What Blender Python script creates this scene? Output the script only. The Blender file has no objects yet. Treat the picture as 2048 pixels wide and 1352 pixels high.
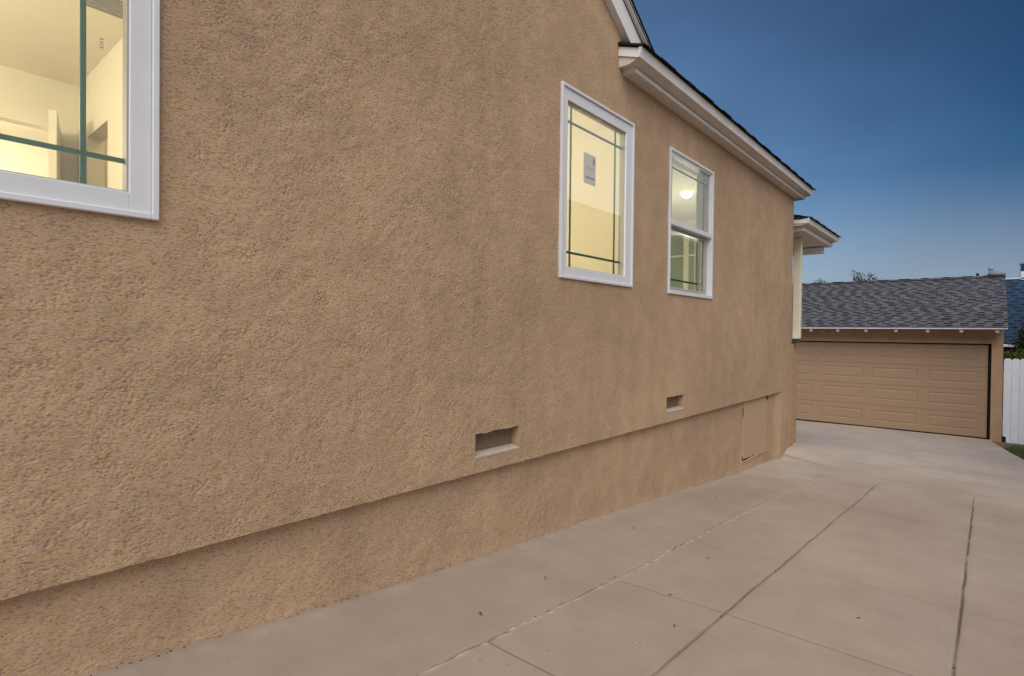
import bpy, math, random
import numpy as np
from mathutils import Vector, Matrix
S = bpy.context.scene
C = S.collection
H = 2.28                      # height of the camera above the garage forecourt
R = math.radians

# ------------------------------------------------------------------ camera
cam = bpy.data.cameras.new('camera'); co = bpy.data.objects.new('camera', cam); C.objects.link(co)
rt = Vector((0.76050488, 0.64924294, 0.01076757)); up = Vector((-0.01568979, 0.00179584, 0.99987529)); fw = Vector((-0.64914264, 0.76057898, -0.01155223))
m = Matrix((rt, up, -fw)).transposed().to_4x4(); m.translation = (0, 0, H)
co.matrix_world = m
cam.sensor_width = 36; cam.lens = 36 * 1113.036 / 2048
cam.clip_start = 0.05; cam.clip_end = 2000
S.camera = co
# ------------------------------------------------------------------ world and sun
SUN_EL, SUN_AZ = 50, 156      # azimuth clockwise from +Y
w = bpy.data.worlds.new('World'); S.world = w; w.use_nodes = True
nt = w.node_tree; bg = nt.nodes['Background']
sky = nt.nodes.new('ShaderNodeTexSky'); sky.sky_type = 'NISHITA'; sky.sun_disc = False
sky.sun_elevation = R(SUN_EL); sky.sun_rotation = R(SUN_AZ); sky.altitude = 300; sky.air_density = 1.0; sky.dust_density = 0.8; sky.ozone_density = 2.5
tint = nt.nodes.new('ShaderNodeMix'); tint.data_type = 'RGBA'; tint.blend_type = 'MULTIPLY'; tint.inputs[0].default_value = 1
tint.inputs[7].default_value = (0.38, 0.72, 0.98, 1)
nt.links.new(sky.outputs[0], tint.inputs[6])
# thin uneven dusk cloud veil in the sky itself
tc = nt.nodes.new('ShaderNodeTexCoord'); mp = nt.nodes.new('ShaderNodeMapping'); mp.inputs['Scale'].default_value = (1.4, 1.4, 3.2)
no = nt.nodes.new('ShaderNodeTexNoise'); no.inputs['Scale'].default_value = 1.9; no.inputs['Detail'].default_value = 4; no.inputs['Roughness'].default_value = 0.5
mr = nt.nodes.new('ShaderNodeMapRange'); mr.inputs[1].default_value = 0.3; mr.inputs[2].default_value = 0.7; mr.inputs[3].default_value = 0.87; mr.inputs[4].default_value = 1.13
mul = nt.nodes.new('ShaderNodeMix'); mul.data_type = 'RGBA'; mul.blend_type = 'MULTIPLY'; mul.inputs[0].default_value = 1
nt.links.new(tc.outputs['Generated'], mp.inputs[0]); nt.links.new(mp.outputs[0], no.inputs[0]); nt.links.new(no.outputs[0], mr.inputs[0])
nt.links.new(tint.outputs[2], mul.inputs[6]); nt.links.new(mr.outputs[0], mul.inputs[7]); 
dn = nt.nodes.new('ShaderNodeVectorMath'); dn.operation = 'DOT_PRODUCT'; dn.inputs[1].default_value = (-1, 0, 0); nt.links.new(tc.outputs['Generated'], dn.inputs[0])
m2 = nt.nodes.new('ShaderNodeMapRange'); m2.inputs[1].default_value = -.05; m2.inputs[2].default_value = .62; nt.links.new(dn.outputs['Value'], m2.inputs[0])
lat = nt.nodes.new('ShaderNodeMix'); lat.data_type = 'RGBA'; lat.inputs[6].default_value = (.80, .88, .90, 1); lat.inputs[7].default_value = (5.0, 3.0, 2.35, 1); nt.links.new(m2.outputs[0], lat.inputs[0])
mu2 = nt.nodes.new('ShaderNodeMix'); mu2.data_type = 'RGBA'; mu2.blend_type = 'MULTIPLY'; mu2.inputs[0].default_value = 1
nt.links.new(mul.outputs[2], mu2.inputs[6]); nt.links.new(lat.outputs[2], mu2.inputs[7]); 
# pale horizon haze and the afterglow of the bright half of the dusk sky over the neighbour's side
sx = nt.nodes.new('ShaderNodeSeparateXYZ'); nt.links.new(tc.outputs['Generated'], sx.inputs[0])
hz = nt.nodes.new('ShaderNodeMapRange'); hz.interpolation_type = 'SMOOTHSTEP'; hz.inputs[1].default_value = .26; hz.inputs[2].default_value = .0; hz.inputs[3].default_value = 0; hz.inputs[4].default_value = .82; nt.links.new(sx.outputs[2], hz.inputs[0])
m3 = nt.nodes.new('ShaderNodeMix'); m3.data_type = 'RGBA'; m3.inputs[7].default_value = (7.0, 8.0, 9.8, 1); nt.links.new(hz.outputs[0], m3.inputs[0]); nt.links.new(mu2.outputs[2], m3.inputs[6])
gw = nt.nodes.new('ShaderNodeMapRange'); gw.interpolation_type = 'SMOOTHSTEP'; gw.inputs[1].default_value = .14; gw.inputs[2].default_value = .6; nt.links.new(sx.outputs[0], gw.inputs[0])
m4 = nt.nodes.new('ShaderNodeMix'); m4.data_type = 'RGBA'; m4.inputs[7].default_value = (16.5, 16.5, 17, 1); nt.links.new(gw.outputs[0], m4.inputs[0]); nt.links.new(m3.outputs[2], m4.inputs[6]); nt.links.new(m4.outputs[2], bg.inputs[0])
bg.inputs[1].default_value = 0.05
sl = bpy.data.lights.new('sun', 'SUN'); so = bpy.data.objects.new('sun', sl); C.objects.link(so)
sl.energy = 3.1; sl.angle = R(55); sl.color = (1.0, 0.95, 0.90)
d = Vector((math.sin(R(SUN_AZ)) * math.cos(R(SUN_EL)), math.cos(R(SUN_AZ)) * math.cos(R(SUN_EL)), math.sin(R(SUN_EL))))
so.rotation_euler = d.to_track_quat('Z', 'Y').to_euler()
S.view_settings.view_transform = 'Standard'; S.view_settings.look = 'None'; S.view_settings.exposure = 0; S.view_settings.gamma = 1
S.cycles.max_bounces = 8; S.cycles.transparent_max_bounces = 12

# ------------------------------------------------------------------ materials
def L(r, g, b): return tuple(((c / 255) / 12.92 if c / 255 <= .04045 else ((c / 255 + .055) / 1.055) ** 2.4) for c in (r, g, b)) + (1,)
class NT:
    def __init__(s, name, rough=.8, spec=.3):
        s.m = bpy.data.materials.new(name); s.m.use_nodes = True; s.t = s.m.node_tree
        s.b = s.t.nodes['Principled BSDF']; s.b.inputs['Roughness'].default_value = rough; s.b.inputs['Specular IOR Level'].default_value = spec
        s.co = s.n('TexCoord').outputs['Object']
    def n(s, t): return s.t.nodes.new('ShaderNode' + t)
    def l(s, a, b): s.t.links.new(a, b)
    def mapped(s, scale, rot=(0, 0, 0)):
        k = s.n('Mapping'); k.inputs['Scale'].default_value = scale; k.inputs['Rotation'].default_value = rot; s.l(s.co, k.inputs[0]); return k.outputs[0]
    def noise(s, scale, detail=4, rough=.6, vec=None, dist=0):
        k = s.n('TexNoise'); k.inputs['Scale'].default_value = scale; k.inputs['Detail'].default_value = detail; k.inputs['Roughness'].default_value = rough; k.inputs['Distortion'].default_value = dist
        s.l(vec or s.co, k.inputs[0]); return k.outputs[0]
    def rng(s, v, a, b, c, d):
        k = s.n('MapRange'); k.inputs[1].default_value = a; k.inputs[2].default_value = b; k.inputs[3].default_value = c; k.inputs[4].default_value = d; s.l(v, k.inputs[0]); return k.outputs[0]
    def mix(s, f, a, b, mode='MIX'):
        k = s.n('Mix'); k.data_type = 'RGBA'; k.blend_type = mode
        for i, v in ((0, f), (6, a), (7, b)):
            if isinstance(v, (int, float, tuple)): k.inputs[i].default_value = v
            else: s.l(v, k.inputs[i])
        return k.outputs[2]
    def math(s, op, a, b):
        k = s.n('Math'); k.operation = op
        for i, v in ((0, a), (1, b)):
            if isinstance(v, (int, float)): k.inputs[i].default_value = v
            else: s.l(v, k.inputs[i])
        return k.outputs[0]
    def col(s, c):
        if isinstance(c, tuple): s.b.inputs['Base Color'].default_value = c
        else: s.l(c, s.b.inputs['Base Color'])
    def bump(s, h, dist, strength=1, prev=None):
        k = s.n('Bump'); k.inputs['Distance'].default_value = dist; k.inputs['Strength'].default_value = strength; s.l(h, k.inputs['Height'])
        if prev: s.l(prev, k.inputs['Normal'])
        s.l(k.outputs[0], s.b.inputs['Normal']); return k.outputs[0]
    def attr(s, name):
        k = s.n('Attribute'); k.attribute_name = name; return k
M = {}
def simple(name, col, rough=.6, var=.06, scale=9, bump=.0006, bscale=140, spec=.3):
    k = NT(name, rough, spec); n1 = k.noise(scale, 5)
    a = tuple(c * (1 - var) for c in col[:3]) + (1,); b = tuple(min(1, c * (1 + var)) for c in col[:3]) + (1,)
    k.col(k.mix(k.rng(n1, .3, .7, 0, 1), a, b))
    if bump: k.bump(k.noise(bscale, 3), bump)
    M[name] = k.m; return k

def stucco(name, base, warm, dist):
    k = NT(name, .92, .15)
    big = k.noise(.9, 4, .55); mid = k.noise(5.5, 5, .6); streak = k.noise(1, 4, .6, k.mapped((5, 5.5, .45)))
    c = k.mix(k.rng(big, .3, .7, 0, 1), base, warm)
    c = k.mix(1.0, c, k.mix(k.rng(mid, .3, .7, 0, 1), (.885, .88, .875, 1), (1.065, 1.06, 1.05, 1)), 'MULTIPLY')
    c = k.mix(1.0, c, k.mix(k.rng(streak, .35, .62, 0, 1), (.97, .96, .95, 1), (1.01, 1.015, 1.015, 1)), 'MULTIPLY')
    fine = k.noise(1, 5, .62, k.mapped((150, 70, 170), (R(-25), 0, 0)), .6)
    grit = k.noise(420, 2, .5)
    c = k.mix(1.0, c, k.mix(k.rng(fine, .37, .475, 0, 1), (.66, .62, .57, 1), (1.05, 1.05, 1.05, 1)), 'MULTIPLY')  # crevice shade put into the colour: same noise darkens and lowers the surface
    hue = k.noise(26, 3, .6); c = k.mix(1.0, c, k.mix(k.rng(hue, .35, .65, 0, 1), (1.035, 1.0, .93, 1), (.97, .985, 1.05, 1)), 'MULTIPLY')
    k.col(c)
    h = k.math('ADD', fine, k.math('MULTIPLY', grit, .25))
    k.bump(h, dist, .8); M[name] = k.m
STB, STW = (.415, .292, .196, 1), (.515, .366, .238, 1)
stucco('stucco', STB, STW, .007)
stucco('garage_stucco', (.43, .285, .175, 1), (.46, .305, .185, 1), .0025)
simple('white_vinyl', (.64, .65, .68, 1), .45, .03, 6, .0002)
simple('white_wood', (.72, .71, .70, 1), .6, .06, 7, .0006)
simple('post_cream', (.74, .68, .52, 1), .6, .04, 7, .0004)
simple('soffit_paint', (.58, .53, .475, 1), .75, .06, 6, .0005)
simple('sash_shade', (.36, .35, .32, 1), .5, .05, 8, .0002)  # sash vinyl greyed: shade of its recess put into the colour
simple('grid_green', (.040, .15, .105, 1), .5, .05, 8, 0)
simple('black_gap', (.004, .004, .004, 1), .9, 0, 5, 0)
simple('vent_sill', (.47, .39, .315, 1), .9, .1, 14, .002, 160)  # paler than the wall: light from above put into the colour
simple('vent_screen', (.17, .118, .088, 1), .8, .12, 30, .001, 300)
simple('hatch_paint', (.44, .305, .20, 1), .85, .05, 12, .0012, 90)
simple('garage_door_paint', (.345, .228, .140, 1), .6, .03, 3, .0003, 200)
simple('brick_cap', (.085, .055, .050, 1), .9, .3, 18, .002, 90)
simple('cream_wall', (.84, .795, .665, 1), .9, .015, 3, 0)
simple('cream_ceiling', (.82, .765, .62, 1), .9, .02, 3, 0)
simple('closet_tan', (.70, .62, .44, 1), .9, .02, 3, 0)
simple('interior_white', (.85, .82, .72, 1), .6, .02, 4, 0)
simple('floor_wood', (.22, .12, .06, 1), .5, .2, 4, .0005)
simple('sticker_grey', (.55, .55, .50, 1), .7, .03, 60, 0)
simple('sticker_print', (.30, .31, .29, 1), .7, .03, 60, 0)
simple('pipe_metal', (.33, .34, .36, 1), .45, .15, 20, .0004)
simple('dark_metal_and_shade', (.02, .02, .022, 1), .5, .1, 20, 0)
simple('picket_paint', (.78, .79, .82, 1), .7, .05, 5, .001, 80)
simple('bark', (.06, .045, .035, 1), .95, .3, 20, .01, 30)
simple('neighbour_stucco', (.12, .11, .10, 1), .9, .08, 2, .002)
simple('soil', (.16, .115, .075, 1), 1, .3, 7, .01, 25)
simple('dry_leaf', (.11, .045, .025, 1), .9, .4, 60, 0)
simple('pale_crumb', (.55, .50, .43, 1), .9, .2, 60, 0)
def emis(name, col, st):
    k = NT(name); k.b.inputs['Emission Color'].default_value = col; k.b.inputs['Emission Strength'].default_value = st; M[name] = k.m
emis('lamp_glow', (1, .97, .86, 1), .95)
# leaves with per-leaf colour
def leafmat(name, a, b):
    k = NT(name, .6, .3); at = k.attr('tone'); k.col(k.mix(at.outputs['Fac'], a, b)); M[name] = k.m
leafmat('leaf_dark', (.012, .03, .008, 1), (.05, .085, .02, 1))
leafmat('leaf_bright', (.04, .08, .012, 1), (.16, .22, .05, 1))
leafmat('leaf_olive', (.03, .04, .012, 1), (.10, .10, .045, 1))
leafmat('grass_blade', (.04, .065, .014, 1), (.11, .15, .04, 1))
def shinglemat(name, a, b):
    k = NT(name, .9, .2); at = k.attr('tone'); f = at.outputs['Fac']
    g = k.noise(300, 3, .7); c = k.mix(f, a, b)
    c = k.mix(1.0, c, k.mix(k.rng(g, .3, .7, 0, 1), (.7, .7, .7, 1), (1.3, 1.3, 1.3, 1)), 'MULTIPLY')
    k.col(c); k.bump(g, .002); M[name] = k.m
shinglemat('shingle', (.003, .003, .004, 1), (.138, .134, .149, 1))
shinglemat('shingle_blue', (.010, .022, .040, 1), (.032, .062, .105, 1))
shinglemat('shingle_dark', (.012, .011, .010, 1), (.05, .045, .042, 1))
# concrete
k = NT('concrete', .82, .25)
b1 = k.noise(.8, 4, .55); b2 = k.noise(3.2, 6, .62); b3 = k.noise(1, 4, .6, k.mapped((2.2, .8, 1))); g = k.noise(260, 4, .7)
ax = k.attr('far_pale'); near = k.mix(k.rng(b1, .3, .7, 0, 1), (.325, .248, .193, 1), (.358, .284, .226, 1)); far = k.mix(k.rng(b1, .3, .7, 0, 1), (.43, .355, .292, 1), (.475, .405, .343, 1))
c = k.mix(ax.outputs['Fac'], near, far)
c = k.mix(1.0, c, k.mix(k.rng(b2, .32, .68, 0, 1), (.94, .935, .93, 1), (1.04, 1.04, 1.04, 1)), 'MULTIPLY')
c = k.mix(1.0, c, k.mix(k.rng(b3, .35, .65, 0, 1), (.95, .945, .94, 1), (1.03, 1.035, 1.04, 1)), 'MULTIPLY')
c = k.mix(1.0, c, k.mix(k.rng(g, .3, .7, 0, 1), (.93, .93, .93, 1), (1.06, 1.06, 1.06, 1)), 'MULTIPLY')
sp = k.noise(38, 2, .5); c = k.mix(k.rng(sp, .72, .76, 0, .55), c, (.17, .12, .09, 1))
at = k.attr('dirt'); c = k.mix(at.outputs['Fac'], c, (.10, .075, .055, 1))
at2 = k.attr('efflorescence'); c = k.mix(at2.outputs['Fac'], c, (.62, .57, .52, 1))
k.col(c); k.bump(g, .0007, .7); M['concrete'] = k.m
# glass: thin, clear with mirror reflection rising at grazing angles
def glass(name, tintc, gain):
    mt = bpy.data.materials.new(name); mt.use_nodes = True; t = mt.node_tree; t.nodes.clear()
    o = t.nodes.new('ShaderNodeOutputMaterial'); mx = t.nodes.new('ShaderNodeMixShader'); tr = t.nodes.new('ShaderNodeBsdfTransparent'); gl = t.nodes.new('ShaderNodeBsdfGlossy')
    fr = t.nodes.new('ShaderNodeFresnel'); fr.inputs[0].default_value = 1.5; mm = t.nodes.new('ShaderNodeMath'); mm.operation = 'MULTIPLY'; mm.inputs[1].default_value = gain; mm.use_clamp = True
    tr.inputs[0].default_value = tintc; gl.inputs['Roughness'].default_value = .0; gl.inputs[0].default_value = (.95, .97, 1, 1)
    t.links.new(fr.outputs[0], mm.inputs[0]); t.links.new(mm.outputs[0], mx.inputs[0]); t.links.new(tr.outputs[0], mx.inputs[1]); t.links.new(gl.outputs[0], mx.inputs[2]); t.links.new(mx.outputs[0], o.inputs[0]); M[name] = mt
glass('window_glass', (.96, .97, .93, 1), 2.0)
simple('reflection_tone_glass', (.36, .42, .37, 1), .12, .12, 3, 0, spec=.6)  # opaque pane: green-grey of the room's reflection put into its colour

# ------------------------------------------------------------------ object helpers.  coordinates: camera at 0,0,0; H is added to z
def empty(name, loc, label=None, cat=None, group=None):
    o = bpy.data.objects.new(name, None); C.objects.link(o); o.location = (loc[0], loc[1], loc[2] + H); o.empty_display_size = .2
    if label: o['label'] = label; o['category'] = cat
    if group: o['group'] = group
    return o
def wloc(p):
    v = Vector((0, 0, 0))
    while p: v += p.location; p = p.parent
    return v
def link(name, me, mat, parent=None, base=None):
    """me verts are in camera-relative coordinates"""
    o = bpy.data.objects.new(name, me); C.objects.link(o)
    if parent is not None:
        off = wloc(parent); o.parent = parent; me.transform(Matrix.Translation((-off.x, -off.y, H - off.z)))
    else:
        b = base or (0, 0, 0); me.transform(Matrix.Translation((-b[0], -b[1], -b[2]))); o.location = (b[0], b[1], b[2] + H)
    for x in (mat if isinstance(mat, list) else [mat]): me.materials.append(M[x])
    return o
class MB:
    def __init__(s): s.v = []; s.f = []; s.mi = []; s.tone = []
    def add(s, vs, fs, mi=0, tone=None):
        n = len(s.v); s.v += [tuple(v) for v in vs]; s.f += [tuple(i + n for i in f) for f in fs]; s.mi += [mi] * len(fs); s.tone += [tone if tone is not None else .5] * len(fs)
    def box(s, x0, x1, y0, y1, z0, z1, mi=0, bev=0, tone=None):
        if bev:
            b = min(bev, (x1 - x0) * .45, (y1 - y0) * .45, (z1 - z0) * .45)
            vs = []; ring = []
            # chamfered box from 24 verts
            P = {}
            for ix in (0, 1):
                for iy in (0, 1):
                    for iz in (0, 1):
                        cx, cy, cz = (x0, x1)[ix], (y0, y1)[iy], (z0, z1)[iz]
                        sx, sy, sz = (1, -1)[ix] * b, (1, -1)[iy] * b, (1, -1)[iz] * b
                        P[ix, iy, iz, 0] = len(vs); vs.append((cx, cy + sy, cz + sz))
                        P[ix, iy, iz, 1] = len(vs); vs.append((cx + sx, cy, cz + sz))
                        P[ix, iy, iz, 2] = len(vs); vs.append((cx + sx, cy + sy, cz))
            fs = []
            q = [(0, 0), (1, 0), (1, 1), (0, 1)]
            for i in (0, 1):
                fs.append([P[i, a, c_, 0] for a, c_ in q]); fs.append([P[a, i, c_, 1] for a, c_ in q]); fs.append([P[a, c_, i, 2] for a, c_ in q])
            for a in (0, 1):
                for c_ in (0, 1):
                    fs.append([P[0, a, c_, 1], P[1, a, c_, 1], P[1, a, c_, 2], P[0, a, c_, 2]])
                    fs.append([P[a, 0, c_, 0], P[a, 1, c_, 0], P[a, 1, c_, 2], P[a, 0, c_, 2]])
                    fs.append([P[a, c_, 0, 0], P[a, c_, 1, 0], P[a, c_, 1, 1], P[a, c_, 0, 1]])
                    for d_ in (0, 1): 
                        if d_ == 0: pass
            for ix in (0, 1):
                for iy in (0, 1):
                    for iz in (0, 1): fs.append([P[ix, iy, iz, 0], P[ix, iy, iz, 1], P[ix, iy, iz, 2]])
            s.add(vs, fs, mi, tone); return
        vs = [(x, y, z) for x in (x0, x1) for y in (y0, y1) for z in (z0, z1)]
        s.add(vs, [(0, 1, 3, 2), (4, 6, 7, 5), (0, 4, 5, 1), (2, 3, 7, 6), (0, 2, 6, 4), (1, 5, 7, 3)], mi, tone)
    def quad(s, a, b, c, d, mi=0, tone=None): s.add([a, b, c, d], [(0, 1, 2, 3)], mi, tone)
    def extrude(s, prof, axis, t0, t1, mi=0, closed=True):
        """prof: list of (a,b); axis 'y': (x,z) profile along y; 'x': (y,z) along x.  t0/t1 numbers or per-vertex lists"""
        n = len(prof); T0 = t0 if isinstance(t0, list) else [t0] * n; T1 = t1 if isinstance(t1, list) else [t1] * n
        f = (lambda p, t: (p[0], t, p[1])) if axis == 'y' else (lambda p, t: (t, p[0], p[1]))
        vs = [f(p, t) for p, t in zip(prof, T0)] + [f(p, t) for p, t in zip(prof, T1)]
        fs = [(i, (i + 1) % n, (i + 1) % n + n, i + n) for i in range(n if closed else n - 1)]
        if closed: fs += [tuple(range(n))[::-1], tuple(range(n, 2 * n))]
        s.add(vs, fs, mi)
    def tube(s, a, b, r0, r1, n=10, mi=0, cap=True):
        a = Vector(a); b = Vector(b); d = (b - a).normalized(); u = d.orthogonal().normalized(); v = d.cross(u)
        vs = []
        for p, r in ((a, r0), (b, r1)):
            for i in range(n):
                t = 2 * math.pi * i / n; vs.append(p + (u * math.cos(t) + v * math.sin(t)) * r)
        fs = [(i, (i + 1) % n, (i + 1) % n + n, i + n) for i in range(n)]
        if cap: fs += [tuple(range(n))[::-1], tuple(range(n, 2 * n))]
        s.add(vs, fs, mi)
    def build(s, name, mat, parent=None, base=None, smooth=False, fix=True):
        me = bpy.data.meshes.new(name); me.from_pydata(s.v, [], s.f)
        if any(s.mi): me.polygons.foreach_set('material_index', s.mi)
        a = me.attributes.new('tone', 'FLOAT', 'FACE'); a.data.foreach_set('value', s.tone)
        if fix:
            import bmesh
            bm = bmesh.new(); bm.from_mesh(me); bmesh.ops.recalc_face_normals(bm, faces=bm.faces); bm.to_mesh(me); bm.free()
        if smooth: me.polygons.foreach_set('use_smooth', [True] * len(me.polygons))
        me.update(); return link(name, me, mat, parent, base)
def kind(o, k_='structure'): o['kind'] = k_; return o

# filtered random fields
def field(n0, n1, d0, d1, lmin, lmax, seed, a0=1, a1=1, rot=0):
    rg = np.random.default_rng(seed); F = np.fft.fft2(rg.standard_normal((n0, n1)))
    f0 = np.fft.fftfreq(n0, d0)[:, None]; f1 = np.fft.fftfreq(n1, d1)[None, :]
    c_, s_ = math.cos(rot), math.sin(rot); u = (f0 * c_ + f1 * s_) * a0; v = (-f0 * s_ + f1 * c_) * a1
    fr = np.sqrt(u * u + v * v); W = np.exp(-(fr * lmin) ** 2) * (1 - np.exp(-(fr * lmax) ** 2))
    o = np.real(np.fft.ifft2(F * W)); return o / o.std()
def bil(A, i, j):
    i = np.clip(i, 0, A.shape[0] - 1.001); j = np.clip(j, 0, A.shape[1] - 1.001); a = i.astype(int); b = j.astype(int); p = i - a; q = j - b
    return A[a, b] * (1 - p) * (1 - q) + A[a + 1, b] * p * (1 - q) + A[a, b + 1] * (1 - p) * q + A[a + 1, b + 1] * p * q
def sm(a, b, x):
    t = np.clip((x - a) / (b - a), 0, 1); return t * t * (3 - 2 * t)
def gridmesh(name, V, nu, nv, keep=None):
    idx = np.arange(nu * nv).reshape(nu, nv)
    q = np.stack([idx[:-1, :-1], idx[1:, :-1], idx[1:, 1:], idx[:-1, 1:]], -1)
    q = q[keep] if keep is not None else q.reshape(-1, 4)
    me = bpy.data.meshes.new(name); me.vertices.add(nu * nv); me.vertices.foreach_set('co', V.reshape(-1).astype(np.float32))
    n = len(q); me.loops.add(n * 4); me.loops.foreach_set('vertex_index', q.reshape(-1).astype(np.int32)); me.polygons.add(n)
    me.polygons.foreach_set('loop_start', np.arange(0, n * 4, 4, dtype=np.int32)); me.polygons.foreach_set('loop_total', np.full(n, 4, dtype=np.int32))
    me.polygons.foreach_set('use_smooth', np.ones(n, dtype=bool)); me.update(calc_edges=True); me.validate(); return me

# ------------------------------------------------------------------ ground levels
GY = [-60, -6, -3, .558, 1.438, 4.45, 6.69, 8.4, 16.26, 19, 60]
GZ = [-.78, -.80, -.90, -1.125, -1.2146, -1.439, -1.615, -1.735, -2.285, -2.36, -2.6]
def G0(y): return np.interp(y, GY, GZ)
def bumpc(x, y): return .135 * sm(8.15, 8.72, y) * (1 - sm(8.95, 11.5, y)) * np.exp(-(np.maximum(x + 2.14, 0) / .42) ** 2)
def G(x, y): return G0(y) + bumpc(x, y)
J1, J2, J3 = -1.49, -.91, -.08
def xr(y): return np.interp(y, [-20, 4, 7, 10, 12.3, 13.5, 14.6, 15.7, 16.25], [1.6, 1.6, 1.45, .85, .50, .36, .24, .12, .10])
rn = np.random.default_rng(5)
def make_drive():
    lo = [-.045, -.03, -.02, -.013, -.008, -.004, 0, .004, .008, .013, .02, .03, .045]
    xs = []; tag_ = []
    def span(a, b, n): return list(np.linspace(a, b, n, endpoint=False))
    base = span(-6.5, -2.3, 10) + span(-2.3, J1 - .05, 28)
    for J, nxt, n in ((J1, J2, 18), (J2, J3, 26), (J3, None, 0)):
        base += [J + t for t in lo]
        if nxt: base += span(J + .07, nxt - .05, n)
    nfix = len(base); fr = list(np.linspace(0.03, 1, 24)); xs = np.array(base)
    TJ = [-1.4, -.4, .6, 1.61, 2.61, 3.60, 4.68, 5.75, 6.75]
    yf = list(np.arange(-12, -1, .5)) + list(np.arange(-1, 8.6, .035)) + list(np.arange(8.6, 16.6, .12))
    yf = [y for y in yf if min(abs(y - t) for t in TJ) > .03] + [t + q for t in TJ for q in (-.02, -.012, -.006, -.003, 0, .003, .006, .012, .02)]
    ys = np.array(sorted(yf)); nu, nv = len(xs) + len(fr), len(ys)
    X = np.zeros((nu, nv)); Y = np.tile(ys, (nu, 1))
    for i, x in enumerate(base): X[i] = x
    edge = xr(ys); last = base[-1]
    for i, t in enumerate(fr): X[nfix + i] = last + (np.maximum(edge, last + .05) - last) * t
    Z = G(X, Y) + .004 * bil(field(80, 120, .25, .25, 1.2, 6, 3), (X + 7) / .25, (Y + 12) / .25)
    D = np.zeros_like(X); E = np.zeros_like(X)
    rough = field(1024, 4, .03, 1, .05, .6, 9)[:, 0]; rough2 = field(1024, 4, .03, 1, .02, .12, 19)[:, 0]; rough3 = field(1024, 4, .03, 1, .3, 2.0, 29)[:, 0]
    ri = lambda R_, y, o=0: np.interp(y, np.arange(-12, -12 + 1024 * .03, .03)[:1024], np.roll(R_, o))
    def groove(dist, depth, wd, dm, along, mask):
        g = np.exp(-(dist / wd) ** 2) * mask
        return g * depth, np.clip(np.exp(-(dist / (wd * 1.25)) ** 2) * mask * dm, 0, 1)
    for J, end, wd, dep, off in ((J1, 7.95, .0045, .010, 0), (J2, 7.75, .0050, .014, 300), (J3, 7.66, .0050, .014, 600)):
        wob = (.0035 if J == J1 else .0014) * ri(rough3 if J == J3 else rough, Y, off) + (.004 * ri(rough2, Y, off) if J == J1 else .0008 * ri(rough2, Y, off))
        near = np.abs(X - J) < .06
        dist = X - J - wob
        mask = 1 - sm(end - .5, end, Y)
        if J == J1: mask = mask * (1 - .6 * sm(4.6, 5.6, Y)) * np.clip(.55 + .55 * ri(rough3, Y, 50) + .5 * ri(rough2, Y, 80), .12, 1)
        else: mask = mask * np.clip(.85 + .2 * ri(rough3, Y, off), .35, 1)
        g, dd = groove(dist, dep, wd, .82, Y, mask * near)
        Z -= g; D = np.maximum(D, dd)
        if J == J1:
            e = np.exp(-((dist - .010) / .008) ** 2) * near * np.clip(.35 + .6 * ri(rough2, Y, 200), 0, 1) * (1 - sm(5, 7.5, Y)); E = np.maximum(E, e * .75); Z += .002 * e
        else: D = np.maximum(D, np.exp(-(dist / .03) ** 2) * .07 * mask * near)
    fine = {}
    for n_, t in enumerate(TJ):
        mask = ((X > J1 + .012) & (X < 3)).astype(float)
        str_ = np.interp(t, [1.6, 2.6, 3.6, 4.7, 6.8], [.75, .66, .36, .16, .13])
        lim = (X < J3).astype(float) if t > 5 and t < 6 else 1
        dist = Y - t - .002 * np.interp(X, np.linspace(-2, 2, 80), rn.standard_normal(80))
        Z -= np.exp(-(dist / .0042) ** 2) * .004 * mask * str_ * lim; D = np.maximum(D, np.exp(-(dist / .0045) ** 2) * mask * str_ * lim)
    # hairline where the wall strip of concrete stops before the corner
    dist = Y - (8.38 - (X + 2.14) * .2); mk = (X < -1.3) * (1 - sm(-1.75, -1.35, X)); D = np.maximum(D, .4 * np.exp(-(dist / .03) ** 2) * mk)
    # dirt line along the foundation, pale bloom beside it
    wl = np.interp(Y, np.arange(-12, 18, .03)[:1000], rough[:1000]); dist = X + 2.18
    E = np.maximum(E, .14 * np.exp(-((X + 2.12) / .05) ** 2) * np.clip(.4 + .5 * wl, 0, 1) * (Y < 8.2))
    V = np.stack([X, Y, Z], -1)
    me = gridmesh('driveway', V, nu, nv)
    AP = sm(5.0, 10.5, Y + .35 * bil(field(80, 120, .25, .25, .8, 4, 33), (X + 7) / .25, (Y + 12) / .25) - .5 * (X + 1)) * (1 - .35 * sm(13.5, 15.8, Y))  # concrete blends paler farther down the drive, less so near the garage
    for nm, A in (('dirt', D), ('efflorescence', E), ('far_pale', AP)):
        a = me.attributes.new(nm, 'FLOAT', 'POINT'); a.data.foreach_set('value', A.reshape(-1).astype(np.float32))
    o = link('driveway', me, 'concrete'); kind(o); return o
make_drive()
# soil sheet to the horizon, following the same fall
def make_soil():
    xs = np.concatenate([np.linspace(-400, -8, 10), np.linspace(-7, 6, 40), np.linspace(8, 400, 10)]); ys = np.concatenate([np.linspace(-400, -20, 8), np.linspace(-18, 30, 90), np.linspace(34, 900, 20)])
    X, Y = np.meshgrid(xs, ys, indexing='ij'); Z = G0(Y) - .035
    o = link('ground', gridmesh('ground', np.stack([X, Y, Z], -1), len(xs), len(ys)), 'soil'); kind(o)
make_soil()

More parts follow.
